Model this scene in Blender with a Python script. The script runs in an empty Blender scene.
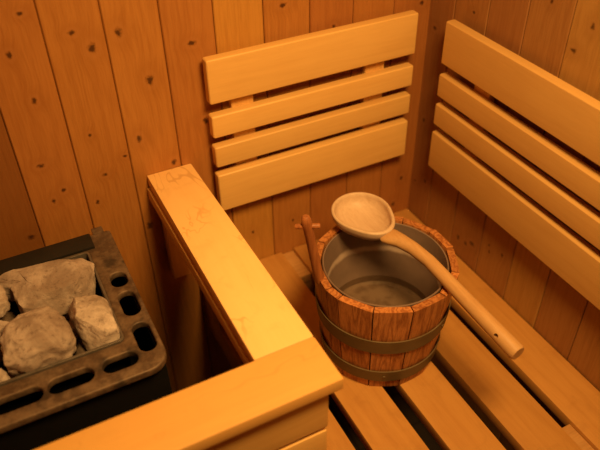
import bpy, bmesh, math, random
from mathutils import Vector, Matrix, noise
from mathutils.geometry import intersect_line_line_2d

S = bpy.context.scene
COL = S.collection

# ------------------------------------------------------------------ camera
cd = bpy.data.cameras.new('camera'); cam = bpy.data.objects.new('camera', cd); COL.objects.link(cam)
right = Vector((0.8889, -0.4579, -0.0123)); down = Vector((-0.2980, -0.5577, -0.7747)); fwd = Vector((0.3479, 0.6924, -0.6322))
cam.matrix_world = Matrix(((right.x, -down.x, -fwd.x, -0.8548), (right.y, -down.y, -fwd.y, -1.0921),
                           (right.z, -down.z, -fwd.z, 1.0578), (0, 0, 0, 1)))
cd.sensor_width = 36; cd.lens = 680.52 * 36 / 600; cd.clip_start = 0.02
cd.dof.use_dof = True; cd.dof.focus_distance = 1.20; cd.dof.aperture_fstop = 2.8
S.camera = cam

# ------------------------------------------------------------------ world, lights, exposure
w = bpy.data.worlds.new('world'); S.world = w; w.use_nodes = True
w.node_tree.nodes['Background'].inputs[0].default_value = (1.0, 0.62, 0.3, 1)
w.node_tree.nodes['Background'].inputs[1].default_value = 0.01
LAMP_COL = (1.0, 0.575, 0.175)
def area(name, loc, target, size, power, spread, col=LAMP_COL):
    l = bpy.data.lights.new(name, 'AREA'); l.shape = 'DISK'; l.size = size; l.energy = power; l.color = col; l.spread = math.radians(spread)
    o = bpy.data.objects.new(name, l); COL.objects.link(o); o.location = loc
    o.rotation_euler = (Vector(target) - Vector(loc)).to_track_quat('-Z', 'Y').to_euler(); return o
area('sauna_lamp', (-0.46, -0.93, 1.39), (-0.46, -0.25, 0.1), 0.35, 11.0, 120)
S.view_settings.view_transform = 'Standard'; S.view_settings.look = 'None'
S.view_settings.gamma = 1; S.view_settings.use_curve_mapping = False
S.view_settings.exposure = 0.0

# ------------------------------------------------------------------ materials
class NT:
    def __init__(s, name):
        s.m = bpy.data.materials.new(name); s.m.use_nodes = True
        s.t = s.m.node_tree; s.n = s.t.nodes; s.b = s.n['Principled BSDF']
    def new(s, typ, **kw):
        n = s.n.new(typ)
        for k, v in kw.items(): setattr(n, k, v)
        return n
    def put(s, sock, v):
        if isinstance(v, bpy.types.NodeSocket): s.t.links.new(v, sock)
        elif v is not None: sock.default_value = v
    def math(s, op, a, b=None, c=None):
        n = s.new('ShaderNodeMath', operation=op); s.put(n.inputs[0], a); s.put(n.inputs[1], b); s.put(n.inputs[2], c); return n.outputs[0]
    def vm(s, op, a, b=None):
        n = s.new('ShaderNodeVectorMath', operation=op); s.put(n.inputs[0], a); s.put(n.inputs[1], b)
        return n.outputs['Value'] if op in ('LENGTH', 'DISTANCE') else n.outputs[0]
    def noise(s, vec, scale, detail=3, rough=0.5, dim='3D', w=None, dist=0):
        n = s.new('ShaderNodeTexNoise'); n.noise_dimensions = dim
        s.put(n.inputs['Vector'], vec); n.inputs['Scale'].default_value = scale; n.inputs['Detail'].default_value = detail
        n.inputs['Roughness'].default_value = rough; n.inputs['Distortion'].default_value = dist
        if w is not None: s.put(n.inputs['W'], w)
        return n.outputs['Fac']
    def rng(s, v, a, b, c=0.0, d=1.0, smooth=True):
        n = s.new('ShaderNodeMapRange'); n.interpolation_type = 'SMOOTHSTEP' if smooth else 'LINEAR'
        s.put(n.inputs[0], v)
        for i, x in enumerate((a, b, c, d)): n.inputs[i + 1].default_value = x
        return n.outputs[0]
    def mix(s, f, a, b, blend='MIX'):
        n = s.new('ShaderNodeMix', data_type='RGBA', blend_type=blend)
        s.put(n.inputs[0], f); s.put(n.inputs[6], a); s.put(n.inputs[7], b); return n.outputs[2]
    def hsv(s, col, h, sat, v):
        n = s.new('ShaderNodeHueSaturation'); s.put(n.inputs['Color'], col)
        s.put(n.inputs['Hue'], h); s.put(n.inputs['Saturation'], sat); s.put(n.inputs['Value'], v); return n.outputs[0]
    def bump(s, h, strength, dist=0.002):
        n = s.new('ShaderNodeBump'); n.inputs['Strength'].default_value = strength; n.inputs['Distance'].default_value = dist
        s.put(n.inputs['Height'], h); s.t.links.new(n.outputs[0], s.b.inputs['Normal'])
    def base(s, col, rough=0.5, metal=0.0, spec=0.5):
        s.put(s.b.inputs['Base Color'], col); s.put(s.b.inputs['Roughness'], rough)
        s.b.inputs['Metallic'].default_value = metal; s.b.inputs['Specular IOR Level'].default_value = spec
    def coord(s):
        return s.new('ShaderNodeTexCoord').outputs['Object']
    def rand(s):
        return s.new('ShaderNodeObjectInfo').outputs['Random']

def c4(r, g, b): return (r, g, b, 1)

def wood(name, light, dark, axis, grain=1.0, contrast=0.5, vary=0.12, rough=0.5, stain=0.0, stain_col=(0.3, 0.12, 0.03, 1), fine=0.35, vein=0.0):
    """planed timber whose grain runs along 'axis' of the mesh"""
    T = NT(name); co = T.coord(); rnd = T.rand()
    off = T.vm('SCALE', (3.1, 7.7, 5.3)); T.put(off.node.inputs['Scale'], T.math('MULTIPLY', rnd, 9.0))
    v = T.vm('ADD', co, off)
    sc = [1.0, 1.0, 1.0]; sc[axis] = 0.07
    st = T.vm('MULTIPLY', v, tuple(sc))
    big = T.noise(st, 26 * grain, 2, 0.5)
    rings = T.math('FRACT', T.math('MULTIPLY', big, 7.0))
    rings = T.math('ABSOLUTE', T.math('SUBTRACT', T.math('MULTIPLY', rings, 2.0), 1.0))
    fin = T.noise(st, 420 * grain, 2, 0.6)
    blot = T.noise(v, 9, 2, 0.5)
    f = T.math('ADD', T.math('MULTIPLY', T.rng(rings, 0.1, 1.0), contrast), T.math('MULTIPLY', T.rng(fin, 0.35, 0.7), fine))
    f = T.math('ADD', f, T.math('MULTIPLY', T.math('SUBTRACT', blot, 0.5), 0.5))
    col = T.mix(f, light, dark)
    if stain:
        m = T.rng(T.noise(v, 22, 4, 0.6, dist=0.8), 0.52, 0.7); col = T.mix(T.math('MULTIPLY', m, stain), col, stain_col)
    if vein:                                                            # thin wandering pitch lines, in places
        ln = T.rng(T.math('ABSOLUTE', T.math('SUBTRACT', T.noise(T.vm('MULTIPLY', v, tuple(1.0 if i != axis else .45 for i in range(3))), 13, 3, .6, dist=.5), .5)), .010, .002)
        col = T.mix(T.math('MULTIPLY', T.math('MULTIPLY', ln, T.rng(T.noise(v, 10, 1), .46, .6)), vein), col, stain_col)
    val = T.math('ADD', 1.0 - vary, T.math('MULTIPLY', rnd, 2 * vary))
    col = T.hsv(col, 0.5, 1.0, val)
    T.base(col, rough, 0, 0.35); T.bump(T.math('ADD', fin, T.math('MULTIPLY', rings, 0.3)), 0.05, 0.0015)
    return T.m

def panel(name, u_axis, d0, pitch, knots, light, dark, shaded_board=None):
    """tongue and groove pine: tone changes from board to board, round knots at given places (u along the wall, z up)"""
    T = NT(name); co = T.coord()
    sp = T.new('ShaderNodeSeparateXYZ'); T.put(sp.inputs[0], co)
    u = sp.outputs[u_axis]; z = sp.outputs[2]
    bi = T.math('FLOOR', T.math('DIVIDE', T.math('ADD', u, d0), pitch))
    wn = T.new('ShaderNodeTexWhiteNoise', noise_dimensions='1D'); T.put(wn.inputs['W'], T.math('ADD', bi, 40.3)); rnd = wn.outputs['Value']
    cx = T.new('ShaderNodeCombineXYZ'); T.put(cx.inputs[0], u); T.put(cx.inputs[1], z)
    uv = cx.outputs[0]
    mask = None; halo = None
    for i, (ku, kz, r) in enumerate(knots):
        d = T.vm('SUBTRACT', uv, (ku, kz, 0)); ax, az = (1.0, .75) if i % 3 else (.72, 1.05)
        d = T.vm('MULTIPLY', d, (1.08 * ax / r, 1.08 * az / r, 0)); L = T.vm('LENGTH', d)
        mask = L if mask is None else T.math('MINIMUM', mask, L)
    wob = T.noise(co, 160, 2)
    L = T.math('ADD', mask, T.math('MULTIPLY', T.math('SUBTRACT', wob, 0.5), 1.5))
    kn = T.rng(L, 1.0, 0.25); pale = T.math('MULTIPLY', T.rng(L, .85, 1.15), T.rng(L, 2.3, 1.2)); halo = T.rng(L, 5.0, 1.0)
    # grain along z, pushed aside around knots
    pu = T.math('ADD', u, T.math('MULTIPLY', halo, 0.006))
    gx = T.new('ShaderNodeCombineXYZ'); T.put(gx.inputs[0], pu); T.put(gx.inputs[1], T.math('MULTIPLY', z, 0.055)); T.put(gx.inputs[2], T.math('MULTIPLY', rnd, 11.0))
    g = gx.outputs[0]
    big = T.noise(g, 24, 2, 0.5); rings = T.math('FRACT', T.math('MULTIPLY', big, 9.0))
    rings = T.math('ABSOLUTE', T.math('SUBTRACT', T.math('MULTIPLY', rings, 2.0), 1.0))
    fin = T.noise(g, 380, 2, 0.6); blot = T.noise(g, 7, 2)
    f = T.math('ADD', T.math('MULTIPLY', T.rng(rings, 0.2, 1.0), 0.22), T.math('MULTIPLY', T.rng(fin, 0.35, 0.7), 0.3))
    f = T.math('ADD', f, T.math('MULTIPLY', T.math('SUBTRACT', blot, 0.5), 0.7))
    col = T.mix(f, light, dark)
    col = T.mix(T.math('MULTIPLY', halo, 0.35), col, dark)
    col = T.hsv(col, T.math('ADD', 0.49, T.math('MULTIPLY', rnd, 0.018)), 1.0, T.math('ADD', 0.85, T.math('MULTIPLY', rnd, 0.3)))
    col = T.mix(T.math('MULTIPLY', pale, 0.10), col, T.hsv(light, 0.5, .9, 1.35))
    if shaded_board is not None: col = T.mix(T.math('MULTIPLY', T.math('COMPARE', bi, shaded_board, .2), .55), col, c4(.13, .042, .008))  # one board darkened whole, standing in for shade at the lower left
    col = T.mix(T.math('MULTIPLY', kn, 0.92), col, c4(0.060, 0.019, 0.006))
    T.base(col, 0.42, 0, 0.4); T.bump(T.math('ADD', fin, T.math('MULTIPLY', rings, 0.4)), 0.12, 0.0015)
    return T.m

# ------------------------------------------------------------------ mesh helpers
def link(name, bm, mat, parent=None, smooth=False, origin=(0, 0, 0)):
    bmesh.ops.recalc_face_normals(bm, faces=bm.faces)
    me = bpy.data.meshes.new(name); bm.to_mesh(me); bm.free()
    for p in me.polygons: p.use_smooth = smooth
    me.materials.append(mat)
    o = bpy.data.objects.new(name, me); COL.objects.link(o)
    if parent is not None: o.parent = parent
    o.location = origin
    return o
def box(x0, x1, y0, y1, z0, z1, bev=0.0, seg=2, bm=None, jit=0.0):
    b = bmesh.new()
    vs = bmesh.ops.create_cube(b, size=1)['verts']
    for v in vs: v.co = Vector(((x0 + x1) / 2 + v.co.x * (x1 - x0), (y0 + y1) / 2 + v.co.y * (y1 - y0), (z0 + z1) / 2 + v.co.z * (z1 - z0)))
    if bev: bmesh.ops.bevel(b, geom=b.edges[:], offset=bev, segments=seg, profile=0.6, affect='EDGES')
    if bm is None: return b
    me = bpy.data.meshes.new('tmp'); b.to_mesh(me); b.free(); bm.from_mesh(me); bpy.data.meshes.remove(me); return bm
def shade(o, ang=35):
    """smooth shading with sharp edges above an angle"""
    me = o.data
    for p in me.polygons: p.use_smooth = True
    b = bmesh.new(); b.from_mesh(me); a = math.radians(ang)
    for e in b.edges: e.smooth = not (len(e.link_faces) == 2 and e.calc_face_angle(0) > a)
    b.to_mesh(me); b.free(); return o
def part(name, bm, mat, t, ang=35):
    """a part modelled in room coordinates, hung under thing t"""
    bmesh.ops.translate(bm, verts=bm.verts, vec=-t.location)
    return shade(link(name, bm, mat, t), ang)
def thing(name, label, cat, loc=(0, 0, 0), group=None):
    o = bpy.data.objects.new(name, None); COL.objects.link(o); o.location = loc; o.empty_display_size = 0.05
    return tag(o, label, cat, group)
def tag(o, label, cat, group=None):
    o['label'] = label; o['category'] = cat
    if group: o['group'] = group
    return o
def struct(name, bm, mat):
    o = link(name, bm, mat); o['kind'] = 'structure'; return o
def tube(path, rad, n=24, flat=None, caps=True):
    """round bar through path points; rad per point, flat = width/height factors"""
    bm = bmesh.new(); rings = []
    for i, p in enumerate(path):
        p = Vector(p); a = Vector(path[max(i - 1, 0)]); b = Vector(path[min(i + 1, len(path) - 1)])
        d = (b - a).normalized(); up = Vector((0, 0, 1)) if abs(d.z) < 0.9 else Vector((0, 1, 0))
        sx = d.cross(up).normalized(); sy = sx.cross(d).normalized()
        fx, fy = flat[i] if flat else (1, 1)
        rings.append([bm.verts.new(p + sx * math.cos(t) * rad[i] * fx + sy * math.sin(t) * rad[i] * fy)
                      for t in [2 * math.pi * k / n for k in range(n)]])
    for r0, r1 in zip(rings, rings[1:]):
        for k in range(n): bm.faces.new((r0[k], r0[(k + 1) % n], r1[(k + 1) % n], r1[k]))
    if caps: bm.faces.new(rings[0][::-1]); bm.faces.new(rings[-1])
    return bm
def lathe(profile, n=64, center=(0, 0, 0), closed=False, sx=1.0, sy=1.0):
    bm = bmesh.new(); rings = []
    for r, z in profile:
        if r < 1e-6: rings.append([bm.verts.new((center[0], center[1], center[2] + z))])
        else: rings.append([bm.verts.new((center[0] + r * sx * math.cos(2 * math.pi * k / n), center[1] + r * sy * math.sin(2 * math.pi * k / n), center[2] + z)) for k in range(n)])
    pairs = list(zip(rings, rings[1:])) + ([(rings[-1], rings[0])] if closed else [])
    for a, b in pairs:
        if len(a) == 1 and len(b) == 1: continue
        for k in range(n):
            q = (k + 1) % n
            if len(a) == 1: bm.faces.new((a[0], b[k], b[q]))
            elif len(b) == 1: bm.faces.new((a[k], a[q], b[0]))
            else: bm.faces.new((a[k], a[q], b[q], b[k]))
    return bm
def cut(o, cutter_bm):
    """boolean difference applied to o's mesh"""
    me = bpy.data.meshes.new('cutter'); bmesh.ops.recalc_face_normals(cutter_bm, faces=cutter_bm.faces); cutter_bm.to_mesh(me); cutter_bm.free()
    c = bpy.data.objects.new('cutter', me); COL.objects.link(c)
    if o.parent: c.location = o.parent.location
    m = o.modifiers.new('cut', 'BOOLEAN'); m.operation = 'DIFFERENCE'; m.object = c; m.solver = 'EXACT'
    bpy.context.view_layer.update()
    new = bpy.data.meshes.new_from_object(o.evaluated_get(bpy.context.evaluated_depsgraph_get()))
    o.modifiers.clear(); o.data = new; bpy.data.objects.remove(c); bpy.data.meshes.remove(me)

# ------------------------------------------------------------------ room shell
FLOOR, CEIL, XL, YF = -0.45, 1.52, -1.27, -1.95
P = 0.095; D0 = 0.0879; E0 = 0.0766
PINE_L, PINE_D = c4(0.46, 0.200, 0.046), c4(0.31, 0.115, 0.021)
kb = [(-0.709, 0.612, .006), (-0.683, 0.58, .009), (-0.636, 0.598, .008), (-0.513, 0.552, .007), (-0.597, 0.502, .009), (-0.793, 0.512, .006), (-0.813, 0.389, .006), (-0.787, 0.328, .005), (-0.81, 0.597, .006), (-0.778, 0.657, .005), (-0.635, 0.392, .007), (-0.719, 0.425, .004), (-0.666, 0.364, .004), (-0.809, 0.311, .005), (-0.734, 0.281, .005), (-0.709, 0.336, .005), (-0.577, 0.322, .007), (-0.504, 0.394, .007), (-0.334, 0.587, .007), (-0.226, 0.523, .005), (-0.646, 0.191, .009), (-0.866, 0.247, .008), (-0.03, 0.102, .006), (-0.047, 0.028, .007), (-0.022, 0.532, .006), (-0.424, 0.086, .005), (-0.324, 0.082, .005), (-0.53, -0.2, .009), (-1.0, 0.45, .008), (-1.1, 0.3, .007), (-1.05, 0.65, .007), (-0.95, 0.75, .008), (-0.45, 0.8, .007), (-0.15, 0.75, .006)]
kr = [(-0.016, 0.095, .005), (-0.054, 0.116, .006), (-0.023, 0.266, .006), (-0.024, 0.483, .006), (-0.195, 0.048, .007), (-0.222, 0.05, .006), (-0.242, 0.063, .008), (-0.292, 0.097, .004), (-0.333, 0.1, .005), (-0.38, 0.578, .006), (-0.313, 0.637, .005), (-0.404, 0.627, .006), (-0.133, 0.555, .004), (-0.296, 0.081, .004), (-0.6, 0.6, .007), (-0.72, 0.66, .006), (-0.9, 0.1, .007), (-1.2, 0.5, .008), (-1.5, 0.3, .007)]
kk = [(-0.3, 0.9, .008), (-0.8, 0.5, .007), (-1.2, 0.2, .008), (-1.6, 0.7, .007)]
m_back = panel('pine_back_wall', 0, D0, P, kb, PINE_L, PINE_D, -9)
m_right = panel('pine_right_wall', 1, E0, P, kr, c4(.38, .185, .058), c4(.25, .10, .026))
m_sidew = panel('pine_side_wall', 1, E0, P, kk, PINE_L, PINE_D)
m_frontw = panel('pine_front_wall', 0, D0, P, kk, PINE_L, PINE_D)
m_ceil = wood('pine_ceiling', PINE_L, PINE_D, 0, vary=0.0)

def grooved(u0, u1, first, flip, place, z0=FLOOR, z1=CEIL, thick=0.03):
    """board wall: V grooves at 'first + k*P' cut in its face; place(u, depth, z) -> point, depth > 0 goes into the wall"""
    prof = [(u0, 0.0)]; k = math.ceil((u0 - first) / P)
    while first + k * P < u1:
        u = first + k * P
        if u - .004 > u0 and u + .004 < u1: prof += [(u - .0024, 0.0), (u - .0007, 0.0018), (u - .0006, .006), (u + .0006, .006), (u + .0007, 0.0018), (u + .0024, 0.0)]
        k += 1
    prof += [(u1, 0.0)]
    bm = bmesh.new()
    lo = [bm.verts.new(place(u, d, z0)) for u, d in prof]; hi = [bm.verts.new(place(u, d, z1)) for u, d in prof]
    for i in range(len(prof) - 1): bm.faces.new((lo[i], lo[i + 1], hi[i + 1], hi[i]))
    bl = [bm.verts.new(place(u, thick, z0)) for u in (u0, u1)]; bh = [bm.verts.new(place(u, thick, z1)) for u in (u0, u1)]
    bm.faces.new((bl[0], bl[1], bh[1], bh[0]))
    bm.faces.new((lo[0], bl[0], bh[0], hi[0])); bm.faces.new((lo[-1], bl[1], bh[1], hi[-1]))
    bm.faces.new(lo + [bl[1], bl[0]]); bm.faces.new(hi + [bh[1], bh[0]])
    return bm
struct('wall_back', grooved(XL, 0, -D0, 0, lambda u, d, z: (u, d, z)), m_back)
struct('wall_right', grooved(YF, 0, -E0, 0, lambda u, d, z: (d, u, z)), m_right)
struct('wall_left', grooved(YF, 0, -E0, 0, lambda u, d, z: (XL - d, u, z)), m_sidew)
struct('wall_front', grooved(XL, 0, -D0, 0, lambda u, d, z: (u, YF - d, z)), m_frontw)
struct('ceiling', box(XL, 0, YF, 0, CEIL, CEIL + .03), m_ceil)
T = NT('dark_tile'); co = T.coord()
br = T.new('ShaderNodeTexBrick'); T.put(br.inputs['Vector'], co); br.offset = 0; br.inputs['Scale'].default_value = 5; br.inputs['Row Height'].default_value = .5
br.inputs['Color1'].default_value = c4(.07, .05, .04); br.inputs['Color2'].default_value = c4(.09, .065, .05); br.inputs['Mortar'].default_value = c4(.04, .03, .025); br.inputs['Mortar Size'].default_value = .015
T.base(br.outputs[0], 0.5)
struct('floor', box(XL, 0, YF, 0, FLOOR - .03, FLOOR), T.m)

# ------------------------------------------------------------------ woods for the furniture
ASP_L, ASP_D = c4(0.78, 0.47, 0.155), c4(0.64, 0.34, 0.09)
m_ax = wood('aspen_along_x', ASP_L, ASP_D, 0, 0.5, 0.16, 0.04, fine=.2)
m_ay_dim = wood('aspen_along_y_dimmed', c4(.66, .39, .13), c4(.55, .29, .085), 1, 0.5, 0.16, 0.04, fine=.2)  # aspen darkened for the right backrest: its weaker light put into the colour
m_ay = wood('aspen_along_y', ASP_L, ASP_D, 1, 0.5, 0.16, 0.04, fine=.2)
m_az = wood('aspen_along_z', ASP_L, ASP_D, 2, 0.8, 0.30, 0.05)
m_bench = wood('bench_aspen', c4(0.54, 0.265, 0.07), c4(0.41, 0.175, 0.04), 1, 0.5, 0.26, 0.07, stain=0.18, fine=.22)
m_benchx = wood('bench_batten_wood', c4(0.58, 0.31, 0.11), c4(0.42, 0.20, 0.06), 0, 0.8, 0.3, 0.05)

# ------------------------------------------------------------------ bench
bench = thing('sauna_bench', 'slatted wooden sauna bench along the right wall, carrying the bucket', 'bench', (-0.28, -0.9, FLOOR))
LEN = -1.80
for x0, x1 in ((-.097, -.002), (-.2115, -.121), (-.3255, -.238), (-.4455, -.3565), (-.560, -.4705)):
    part('slat', box(x0, x1, LEN, -.001, -.026, 0, .0035), m_bench, bench)
for y0, y1 in ((-.092, -.001), (-.735, -.662), (-1.40, -1.33), (LEN, LEN + .07)):
    for a, b in ((-.1205, -.0975), (-.2375, -.212), (-.356, -.326), (-.470, -.446)):
        part('spacer', box(a, b, y0, y1, -.034, -.008, .002), m_benchx, bench)
    part('cross_batten', box(-.556, -.003, y0, y1, -.078, -.0262, .003), m_benchx, bench)
part('side_rail', box(-.556, -.534, LEN, -.002, -.150, -.0785, .003), m_bench, bench)
for y in (-.12, -1.0, LEN + .02):
    part('leg', box(-.533, -.49, y - .045, y, FLOOR, -.0785, .003), m_az, bench)
    part('leg', box(-.05, -.006, y - .045, y, FLOOR, -.0785, .003), m_az, bench)

# ------------------------------------------------------------------ backrests
ZS = ((.447, .535), (.375, .4245), (.3085, .3575), (.201, .2905))
t = thing('backrest', 'four-slat wooden backrest on the back wall, above the bench corner', 'backrest', (-.28, 0, .2))
for z0, z1 in ZS: part('slat', box(-.5035, -.0535, -.037, -.0155, z0 - .0035, z1 - (.0045 if z1 > .5 or z1 < .3 else .0065), .0045, 3), m_ax, t)
for x0, x1 in ((-.455, -.409), (-.159, -.113)): part('batten', box(x0, x1, -.0152, -.0003, .21, .512, .002), m_az, t)
t = thing('backrest', 'long four-slat wooden backrest on the right wall, running out of frame', 'backrest', (0, -.7, .2))
for z0, z1 in ZS: part('slat', box(-.037, -.0155, -1.30, -.100, z0 - .001, z1 - .001, .0045, 3), m_ay_dim, t)
for y in (-.229, -.72, -1.22): part('batten', box(-.0152, -.0003, y, y + .046, .21, .512, .002), m_az, t)

# ------------------------------------------------------------------ guard rail round the heater
g = thing('guard_rail', 'broad-topped wooden guard rail turning a corner between heater and bench', 'guard rail', (-.59, -.55, FLOOR))
m_cx = wood('rail_cap_along_x_dimmed', c4(.70, .385, .11), c4(.58, .295, .08), 0, 0.4, 0.12, 0.02, fine=.12, stain=.12, stain_col=c4(.55, .28, .08), vein=.35)  # darker copy of the side cap's wood, light falloff put into its colour
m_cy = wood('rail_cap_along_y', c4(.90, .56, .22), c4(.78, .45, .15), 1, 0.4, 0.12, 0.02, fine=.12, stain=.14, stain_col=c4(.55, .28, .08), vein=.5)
def slab(pts, z0, z1, bev):
    bm = bmesh.new(); lo = [bm.verts.new((x, y, z0)) for x, y in pts]; hi = [bm.verts.new((x, y, z1)) for x, y in pts]
    bm.faces.new(lo[::-1]); bm.faces.new(hi); n = len(pts)
    for i in range(n): bm.faces.new((lo[i], lo[(i + 1) % n], hi[(i + 1) % n], hi[i]))
    bmesh.ops.bevel(bm, geom=bm.edges[:], offset=bev, segments=2, profile=.6, affect='EDGES'); return bm
part('rail_cap', slab([(-.634, -.0005), (-.637, -.5085), (-.542, -.5085), (-.544, -.0005)], .287, .310, .003), m_cy, g)
part('rail_cap', slab([(XL + .001, -.5091), (XL + .001, -.595), (-.5415, -.595), (-.5415, -.5091)], .287, .310, .003), m_cx, g)
part('rail_board', box(-.6385, -.618, -.500, -.001, .2565, .2820, .0025), m_ay, g)
part('rail_board', box(XL + .001, -.5545, -.578, -.560, .1855, .2865, .003), m_ax, g)
part('rail_board', box(XL + .001, -.556, -.578, -.560, .0905, .177, .003), m_ax, g)
part('rail_board', box(XL + .001, -.559, -.578, -.560, -.0095, .082, .003), m_ax, g)
part('post', box(-.606, -.5615, -.5595, -.515, FLOOR, .2865, .003), m_az, g)
part('wall_batten', box(-.622, -.582, -.030, -.0005, .055, .2555, .002), m_az, g)
for x in (XL + .02,): part('post', box(x, x + .045, -.5595, -.515, FLOOR, .2865, .003), m_az, g)

# ------------------------------------------------------------------ heater
HX0, HX1, HY0, HY1, HZ = -1.150, -.731, -.407, -.050, .250
T = NT('black_sheet_steel'); co = T.coord()
T.base(T.mix(T.noise(co, 30, 3), c4(.003, .0027, .0024), c4(.006, .0055, .005)), .8, 0.0, .12); m_black = T.m
T = NT('worn_cast_rim'); co = T.coord()
nz = T.rng(T.noise(co, 55, 5, .65), .35, .68)
col = T.mix(nz, c4(.10, .062, .040), c4(.20, .13, .082)); col = T.mix(T.rng(T.noise(co, 24, 3), .56, .70), col, c4(.06, .040, .028))
T.base(col, T.rng(nz, 0, 1, .5, .65), .35, .4); T.bump(T.noise(co, 260, 3), .25, .001); m_cast = T.m
T = NT('grey_steel_lip'); co = T.coord(); T.base(T.mix(T.noise(co, 60, 3), c4(.11, .092, .078), c4(.22, .185, .155)), .4, .5); m_lip = T.m
T = NT('dark_back_plate'); co = T.coord(); T.base(T.mix(T.noise(co, 40, 3), c4(.008, .007, .006), c4(.018, .015, .012)), .5, 0, .35); m_plate = T.m
h = thing('sauna_heater', 'black box heater with slotted cast rim, filled with stones, behind the guard rail', 'heater', ((HX0 + HX1) / 2, (HY0 + HY1) / 2, FLOOR))
def rrect(x0, x1, y0, y1, rs, n=8):
    """rounded rectangle outline; rs = radii at (x1,y1),(x0,y1),(x0,y0),(x1,y0)"""
    out = []
    for (cx, cy, a0, r) in ((x1, y1, 0, rs[0]), (x0, y1, 90, rs[1]), (x0, y0, 180, rs[2]), (x1, y0, 270, rs[3])):
        sx = -1 if cx == x1 else 1; sy = -1 if cy == y1 else 1
        for k in range(n + 1):
            a = math.radians(a0 + 90 * k / n); out.append((cx + sx * r + r * math.cos(a), cy + sy * r + r * math.sin(a)))
    return out
def plate(name, loops, ext, bev, z, mat, t):
    """flat plate with holes: outlines filled, thickened and rounded"""
    cu = bpy.data.curves.new('tmp', 'CURVE'); cu.dimensions = '2D'; cu.fill_mode = 'BOTH'; cu.extrude = ext; cu.bevel_depth = bev; cu.bevel_resolution = 2
    for lp in loops:
        s = cu.splines.new('POLY'); s.points.add(len(lp) - 1); s.use_cyclic_u = True
        for p, (x, y) in zip(s.points, lp): p.co = (x - t.location.x, y - t.location.y, 0, 1)
    o = bpy.data.objects.new('tmp', cu); COL.objects.link(o); bpy.context.view_layer.update()
    me = bpy.data.meshes.new_from_object(o.evaluated_get(bpy.context.evaluated_depsgraph_get()))
    bpy.data.objects.remove(o); bpy.data.curves.remove(cu)
    b = bmesh.new(); b.from_mesh(me); bmesh.ops.remove_doubles(b, verts=b.verts, dist=1e-5)
    bmesh.ops.translate(b, verts=b.verts, vec=(0, 0, z - t.location.z)); b.to_mesh(me); b.free()
    me.name = name; me.materials.clear(); me.materials.append(mat)
    q = bpy.data.objects.new(name, me); COL.objects.link(q); q.parent = t; return shade(q, 40)
loops = [rrect(HX0 + .003, HX1 - .003, HY0 + .003, HY1 - .003, (.004, .004, .030, .030)),
         rrect(HX0 + .052, -.779, -.335, -.093, (.010, .010, .014, .014))]
def slot(cx, cy, lx, ly):
    lx += .008; ly += .007; r = min(lx, ly) / 2 - .0005; return rrect(cx - lx / 2, cx + lx / 2, cy - ly / 2, cy + ly / 2, (r, r, r, r))
for cy, ly in ((-.191, .036), (-.255, .058), (-.337, .062)): loops.append(slot(-.7525, cy, .026, ly))
for cx, lx in ((-.800, .052), (-.874, .066), (-.950, .068), (-1.028, .066)): loops.append(slot(cx, -.370, lx, .027))
for cy in (-.19, -.255, -.325): loops.append(slot(HX0 + .026, cy, .026, .05))
plate('rim', loops, .004, .003, HZ - .007, m_cast, h)
b = box(HX0 + .006, HX1 - .006, HY0 + .012, HY1 - .006, FLOOR + .06, HZ - .0145, .004)
f_top = max(b.faces, key=lambda f: f.calc_center_median().z)
r = bmesh.ops.inset_region(b, faces=[f_top], thickness=.003); bmesh.ops.translate(b, verts=f_top.verts, vec=(0, 0, -.14))
part('body', b, m_black, h)
part('back_plate', box(HX0 + .002, -.768, -.092, HY1 - .001, HZ - .0005, HZ + .006, .002), m_plate, h)
plate('stone_tray_lip', [rrect(HX0 + .056, -.7815, -.331, -.096, (.008,) * 4), rrect(HX0 + .0595, -.7845, -.328, -.0990, (.006,) * 4)], .014, .0005, HZ - .012, m_lip, h)
b = box(HX0 + .0565, -.7815, -.331, -.096, .13, .228)
f_top = max(b.faces, key=lambda f: f.calc_center_median().z); bmesh.ops.inset_region(b, faces=[f_top], thickness=.002); bmesh.ops.translate(b, verts=f_top.verts, vec=(0, 0, -.10))
part('stone_tray', b, m_black, h)
part('mounting_tab', box(-.762, -.742, HY1 - .002, -.034, HZ - .006, HZ + .001, .001), m_cast, h)
for x in (HX0 + .05, HX1 - .07):
    for y in (HY0 + .05, HY1 - .06): part('foot', lathe([(0, 0), (.018, 0), (.018, .0598), (0, .0598)], 16, (x, y, FLOOR)), m_black, h)

# ------------------------------------------------------------------ stones
def stone_mat(name, a, b_, c):
    T = NT(name); co = T.coord(); rnd = T.rand()
    v = T.vm('ADD', co, T.vm('SCALE', (1, 2, 3))); T.put(v.node.inputs[1].links[0].from_node.inputs['Scale'], T.math('MULTIPLY', rnd, 4))
    f = T.noise(v, 16, 5, .65, dist=.6); col = T.mix(T.rng(f, .35, .65), a, b_)
    sp = T.noise(v, 120, 4, .7); col = T.mix(T.math('MULTIPLY', T.rng(sp, .52, .70), .6), col, c)
    T.base(col, .85, 0, .25); T.bump(T.math('ADD', T.noise(v, 90, 5, .65), T.math('MULTIPLY', f, 1.5)), .55, .003); return T.m
m_s1 = stone_mat('stone_tan', c4(.34, .26, .21), c4(.60, .49, .43), c4(.16, .11, .085))
m_s2 = stone_mat('stone_brown', c4(.28, .205, .165), c4(.52, .415, .36), c4(.13, .085, .065))
m_s3 = stone_mat('stone_dark', c4(.10, .07, .05), c4(.18, .12, .08), c4(.06, .04, .03))
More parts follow.
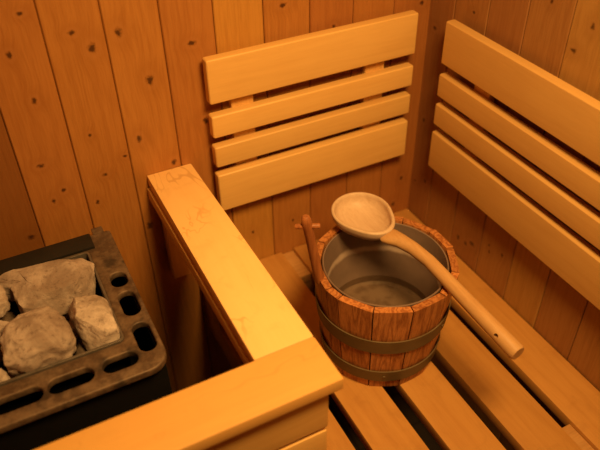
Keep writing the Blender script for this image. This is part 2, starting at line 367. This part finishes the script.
def stone(label, pts, z0, z1, seed, mat, flat=.45, rough=.006, tilt=(0, 0)):
    n = len(pts); cx = sum(p[0] for p in pts) / n; cy = sum(p[1] for p in pts) / n; cz = (z0 + z1) / 2; hz = (z1 - z0) / 2
    def R(a):
        d = Vector((math.cos(a), math.sin(a))); best = 0
        for i in range(n):
            q = intersect_line_line_2d((0, 0), d, (pts[i][0] - cx, pts[i][1] - cy), (pts[(i + 1) % n][0] - cx, pts[(i + 1) % n][1] - cy))
            if q is not None: best = max(best, q.length)
        return best
    def Rr(a): return max(.008, (R(a - .12) + R(a) * 2 + R(a + .12)) / 4)
    bm = bmesh.new(); bmesh.ops.create_icosphere(bm, subdivisions=5, radius=1)
    off = Vector((seed * 3.7, seed * 1.3, seed * 9.1))
    rs = random.Random(seed); planes = []
    for k in range(9):                                              # broken faces
        a = rs.uniform(0, 2 * math.pi); el = rs.uniform(.25, 1.25); nrm = Vector((math.cos(a) * math.cos(el), math.sin(a) * math.cos(el), math.sin(el)))
        sup = Rr(a) * math.cos(el) + hz * math.sin(el); planes.append((nrm, sup * rs.uniform(.70, .84)))
    for v in bm.verts:
        d = v.co.normalized(); a = math.atan2(d.y, d.x); ch = math.hypot(d.x, d.y)
        # block-like section: flat top, steep sides, broken up by planes
        rr = Rr(a) * (ch ** flat); zz = hz * math.copysign(abs(d.z) ** .75, d.z)
        p = Vector((rr * math.cos(a), rr * math.sin(a), zz))
        c = noise.voronoi(p * 22 + off)[0]
        p *= 1 + .10 * (c[1] - c[0] - .35) * 0.6
        for nrm, dd in planes:
            e = p.dot(nrm) - dd
            if e > 0: p -= nrm * e * .9
        p += d * noise.noise(p * 28 + off) * rough + d * (noise.noise(p * 75 + off) * rough * .45 + noise.noise(p * 170 + off) * rough * .22)
        p.z += p.x * tilt[0] + p.y * tilt[1]
        if cz + p.z < .258:                                             # the tray holds it
            p.x = min(p.x, -.7858 - cx); p.y = min(max(p.y, -.3268 - cy), -.1002 - cy)
        v.co = p
    o = shade(link('sauna_stone', bm, mat, None, True, (cx, cy, cz)), 30)
    return tag(o, label, 'stone', 'stones on the heater')
stone('long flat tan stone lying across the back of the heater', [(-.965, -.090), (-.900, -.095), (-.864, -.100), (-.800, -.110), (-.782, -.145), (-.784, -.200), (-.805, -.218), (-.855, -.216), (-.916, -.200), (-.922, -.140), (-.962, -.118)], .226, .278, 1, m_s2, .3, .005)
stone('pale stone at the left picture edge, beside the long back stone', [(-1.000, -.134), (-.955, -.132), (-.932, -.146), (-.926, -.185), (-.943, -.196), (-1.000, -.180)], .245, .285, 2, m_s1, .35)
stone('large domed tan stone at front centre, biggest of the pile', [(-.955, -.270), (-.938, -.240), (-.906, -.224), (-.876, -.222), (-.858, -.247), (-.853, -.305), (-.868, -.326), (-.920, -.328), (-.955, -.318)], .225, .294, 3, m_s2, .4, .007)
stone('brown stone wedged behind and left of the large domed stone', [(-.995, -.198), (-.946, -.204), (-.915, -.216), (-.945, -.235), (-.964, -.272), (-.970, -.285), (-.995, -.280)], .222, .276, 4, m_s2, .4)
stone('pale angular stone at the front right corner of the heater', [(-.850, -.222), (-.815, -.220), (-.788, -.240), (-.784, -.322), (-.826, -.328), (-.840, -.316), (-.844, -.27)], .225, .284, 5, m_s1, .3, .005)
stone('small pale stone by the front rim at the left picture edge', [(-1.000, -.296), (-.970, -.296), (-.955, -.314), (-.960, -.325), (-1.000, -.325)], .228, .268, 6, m_s1, .5)
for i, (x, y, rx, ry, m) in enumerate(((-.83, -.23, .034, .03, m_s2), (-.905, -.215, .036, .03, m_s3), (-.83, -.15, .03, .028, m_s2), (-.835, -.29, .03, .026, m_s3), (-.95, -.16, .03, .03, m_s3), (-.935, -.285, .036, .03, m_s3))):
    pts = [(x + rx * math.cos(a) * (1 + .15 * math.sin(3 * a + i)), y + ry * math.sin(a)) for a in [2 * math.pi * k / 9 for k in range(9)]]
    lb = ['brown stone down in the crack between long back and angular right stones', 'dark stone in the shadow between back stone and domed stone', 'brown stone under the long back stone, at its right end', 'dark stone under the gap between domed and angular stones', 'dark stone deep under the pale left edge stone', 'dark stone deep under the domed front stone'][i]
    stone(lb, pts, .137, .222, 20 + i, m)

# ------------------------------------------------------------------ bucket
BX, BY = -.3062, -.343; RB, RT, BH = .1108, .1330, .2247
b_ = thing('wooden_bucket', 'reddish wooden stave bucket with two dark hoops standing on the bench', 'bucket', (BX, BY, 0))
m_st = wood('red_stave_wood', c4(.54, .22, .07), c4(.25, .078, .022), 2, 1.6, .62, .16, .42, fine=.5)
m_stick = wood('dark_handle_wood', c4(.36, .13, .04), c4(.20, .06, .018), 2, 1.4, .5, .05, .5)
T = NT('tarnished_hoop'); co = T.coord(); nz = T.noise(co, 30, 4)
T.base(T.mix(nz, c4(.10, .070, .034), c4(.20, .14, .07)), T.rng(nz, .3, .7, .5, .65), .35, .4); m_hoop = T.m
def rad(z): return RB + (RT - RB) * z / BH
J = [-131.5, -101.8, -71.5, -42, -13, 13, 41, 70, 99, 128, 156, 187, 199.6]
J.append(J[0] + 360)
TH = .0135
def stave(a0, a1, h, name='stave', m=m_st, gap=.0011, bev=.0022):
    bm = bmesh.new(); n = 6; rows = []
    am = math.radians((a0 + a1) / 2); half = math.radians((a1 - a0) / 2)
    nz = 5
    for iz in range(nz + 1):
        z = h * iz / nz; ro = rad(z); row = []
        g = gap / ro
        for side in (0, 1):
            for k in range(n + 1):
                s = -1 + 2 * k / n if side == 0 else 1 - 2 * k / n
                a = am + s * (half - g)
                flat_r = ro * math.cos(half) / math.cos(s * half)          # flat faced stave
                rr = (flat_r * .65 + ro * .35) - (TH if side else 0)
                row.append(bm.verts.new((BX + rr * math.cos(a), BY + rr * math.sin(a), z)))
        rows.append(row)
    for r0, r1 in zip(rows, rows[1:]):
        for k in range(len(r0)): q = (k + 1) % len(r0); bm.faces.new((r0[k], r0[q], r1[q], r1[k]))
    bm.faces.new(rows[0][::-1]); bm.faces.new(rows[-1])
    ed = [e for e in bm.edges if len(e.link_faces) == 2 and e.calc_face_angle(0) > math.radians(50)]
    bmesh.ops.bevel(bm, geom=ed, offset=bev, segments=2, profile=.5, affect='EDGES', clamp_overlap=True)
    return part(name, bm, m, b_, 40)
random.seed(4)
for i in range(len(J) - 1):
    am = (J[i] + J[i + 1]) / 2
    hh = BH + random.uniform(-.0012, .0012)
    if i == 10: stave(J[i], J[i + 1], BH, 'handle_stave', m_st)
    elif i == 4: stave(J[i], J[i + 1], BH + .002)
    else: stave(J[i], J[i + 1], hh)
# upright grip growing out of the left stave
ga = math.radians(172); rm = rad(BH) - .0045
bx, by = BX + rm * math.cos(ga), BY + rm * math.sin(ga)
ux, uy = math.cos(ga), math.sin(ga)
pz = [(.215, .9), (.225, 1.0), (.24, 1.0), (.27, .97), (.30, .93), (.328, .92), (.345, .98), (.358, .98), (.366, .82), (.369, .5)]
path = [(bx + ux * (z - BH) * .17, by + uy * (z - BH) * .17, z) for z, s in pz]
part('grip', tube(path, [.0090 * s for z, s in pz], 16), m_stick, b_)
pt = Vector((bx + ux * (.347 - BH) * .17, by + uy * (.347 - BH) * .17, .347)); dv = Vector((.86, -.50, .06)).normalized()
part('grip_peg', tube([pt - dv * .021, pt - dv * .019, pt + dv * .019, pt + dv * .021], [.0035, .0048, .0048, .0035], 12), m_stick, b_)
for z0, z1 in ((.112, .146), (.024, .054)):
    n = 96; pr = [(rad(z0) + .0004, z0), (rad(z0) + .0026, z0 + .0003), (rad(z1) + .0026, z1 - .0003), (rad(z1) + .0004, z1)]
    part('hoop', lathe(pr, n, (BX, BY, 0), True), m_hoop, b_)
    za = math.radians(-62 if z0 > .1 else -118); zm = (z0 + z1) / 2; rr = rad(zm) + .0026
    pv = Vector((BX + rr * math.cos(za), BY + rr * math.sin(za), zm)); dn = Vector((math.cos(za), math.sin(za), 0))
    part('rivet', tube([pv, pv + dn * .0015, pv + dn * .0022], [.0032, .0028, .0012], 12), m_hoop, b_)
part('bottom', lathe([(0, .012), (rad(.012) - TH - .001, .012), (rad(.03) - TH - .001, .03), (0, .03)], 48, (BX, BY, 0)), m_st, b_)
T = NT('grey_liner'); co = T.coord(); nz = T.noise(co, 18, 4, .6); sc = T.new('ShaderNodeSeparateXYZ'); T.put(sc.inputs[0], co)
col = T.mix(nz, c4(.15, .098, .075), c4(.28, .19, .15))
ring = T.rng(T.math('ABSOLUTE', T.math('SUBTRACT', T.math('ADD', sc.outputs[2], T.math('MULTIPLY', T.math('SUBTRACT', T.noise(co, 26, 4), .5), .02)), .163)), .010, .002)
col = T.mix(T.math('MULTIPLY', ring, .75), col, c4(.60, .46, .38)); lime = T.math('MULTIPLY', T.rng(sc.outputs[2], .082, .076), T.rng(T.noise(co, 45, 4), .30, .55)); col = T.mix(T.math('MULTIPLY', lime, .5), col, c4(.42, .31, .25)); T.base(col, .38, 0, .5); m_liner = T.m
def rl(z): return rad(z) - TH - .0075
part('liner', lathe([(0, .074), (rl(.074) - .004, .074), (rl(.080), .079), (rl(.15), .15), (rl(.2225), .2225), (rl(.2225) + .0018, .2235), (rl(.2225) + .0030, .2220), (rl(.15) + .0025, .15), (rl(.079) + .0025, .076), (rl(.076) - .003, .0715), (0, .0715)], 96, (BX, BY, 0)), m_liner, b_)
T = NT('still_water'); tr = T.new('ShaderNodeBsdfTransparent'); tr.inputs[0].default_value = c4(.88, .86, .82)
gl = T.new('ShaderNodeBsdfGlossy'); gl.inputs['Roughness'].default_value = .22
fr = T.new('ShaderNodeFresnel'); fr.inputs[0].default_value = 1.33; mx = T.new('ShaderNodeMixShader')
geo = T.new('ShaderNodeNewGeometry'); T.t.links.new(T.math('MULTIPLY', fr.outputs[0], T.math('SUBTRACT', 1.0, geo.outputs['Backfacing'])), mx.inputs[0]); T.t.links.new(tr.outputs[0], mx.inputs[1]); T.t.links.new(gl.outputs[0], mx.inputs[2])
T.t.links.new(mx.outputs[0], T.n['Material Output'].inputs['Surface'])
wz = .094
wm = link('water', lathe([(0, .0745), (rl(.0745) - .0045, .0745), (rl(.0805) - .0004, .0798), (rl(wz) - .0003, wz), (0, wz)], 64), T.m, None, False, (BX, BY, 0))
tag(wm, 'shallow still water at the bottom of the wooden bucket', 'water')

# ------------------------------------------------------------------ ladle
ld = thing('ladle', 'long-handled pale wooden ladle lying across the bucket rim', 'ladle', (-.295, -.232, .226))
m_lad = wood('ladle_wood', c4(.54, .31, .13), c4(.42, .215, .08), 1, 1.0, .28, 0, .5, stain=.25, stain_col=c4(.46, .27, .12))
m_bowl = wood('ladle_bowl_wood', c4(.62, .45, .31), c4(.49, .32, .20), 1, 1.0, .22, 0, .5, stain=.4, stain_col=c4(.42, .26, .13))
zr = .264; D = .037
prof = []
for k in range(13):
    a = math.pi / 2 * k / 12; prof.append((.0505 * math.sin(a) ** .85, zr - .031 * math.cos(a) ** .8))
prof += [(.0525, zr + .0012), (.0548, zr + .0012), (.0566, zr - .001)]
for k in range(13):
    a = math.pi / 2 * (1 - k / 12); prof.append((.0566 * math.sin(a) ** .8, zr - .002 - (D - .002) * math.cos(a) ** .9))
prof = [(0 if r < 1e-4 else r, z) for r, z in prof]
bw = lathe(prof, 72, (0, 0, 0), sy=1.04)
for v in bw.verts:                                                   # drawn out towards the handle like a drop
    L = math.hypot(v.co.x, v.co.y)
    if L > 1e-6:
        c = max(0.0, (v.co.x * .12 - v.co.y * .99) / L); k = 1 + .34 * c ** 5 * min(1, L / .05); v.co.x *= k; v.co.y *= k
    v.co.x += -.2955; v.co.y += -.2385
part('bowl', bw, m_bowl, ld, 60)
A = [(-.286, -.305, .2500), (-.283, -.310, .2508), (-.278, -.320, .2510), (-.270, -.335, .2505), (-.260, -.362, .2485), (-.2525, -.40, .2450), (-.2490, -.46, .2385), (-.244, -.54, .2300), (-.239, -.618, .2215), (-.2386, -.622, .2212)]
R_ = [.010, .0118, .0123, .0123, .0120, .0120, .0125, .0135, .0145, .0125]
F_ = [(1.75, .6), (1.75, .8), (1.55, .95), (1.2, 1), (1.05, 1), (1, 1), (1, 1), (1, 1), (1, 1), (1, 1)]
ho = part('handle', tube(A, R_, 28, F_), m_lad, ld, 50)
hp = Vector((-.2430, -.573, .226)) - ld.location
hd = Vector((-.60, -.62, .38)).normalized()
cut(ho, tube([hp - hd * .03, hp + hd * .03], [.0035, .0035], 16)); shade(ho, 50)

# hang each thing's parts: nothing stays loose; names keep Blender's own suffixes
bpy.context.view_layer.update()
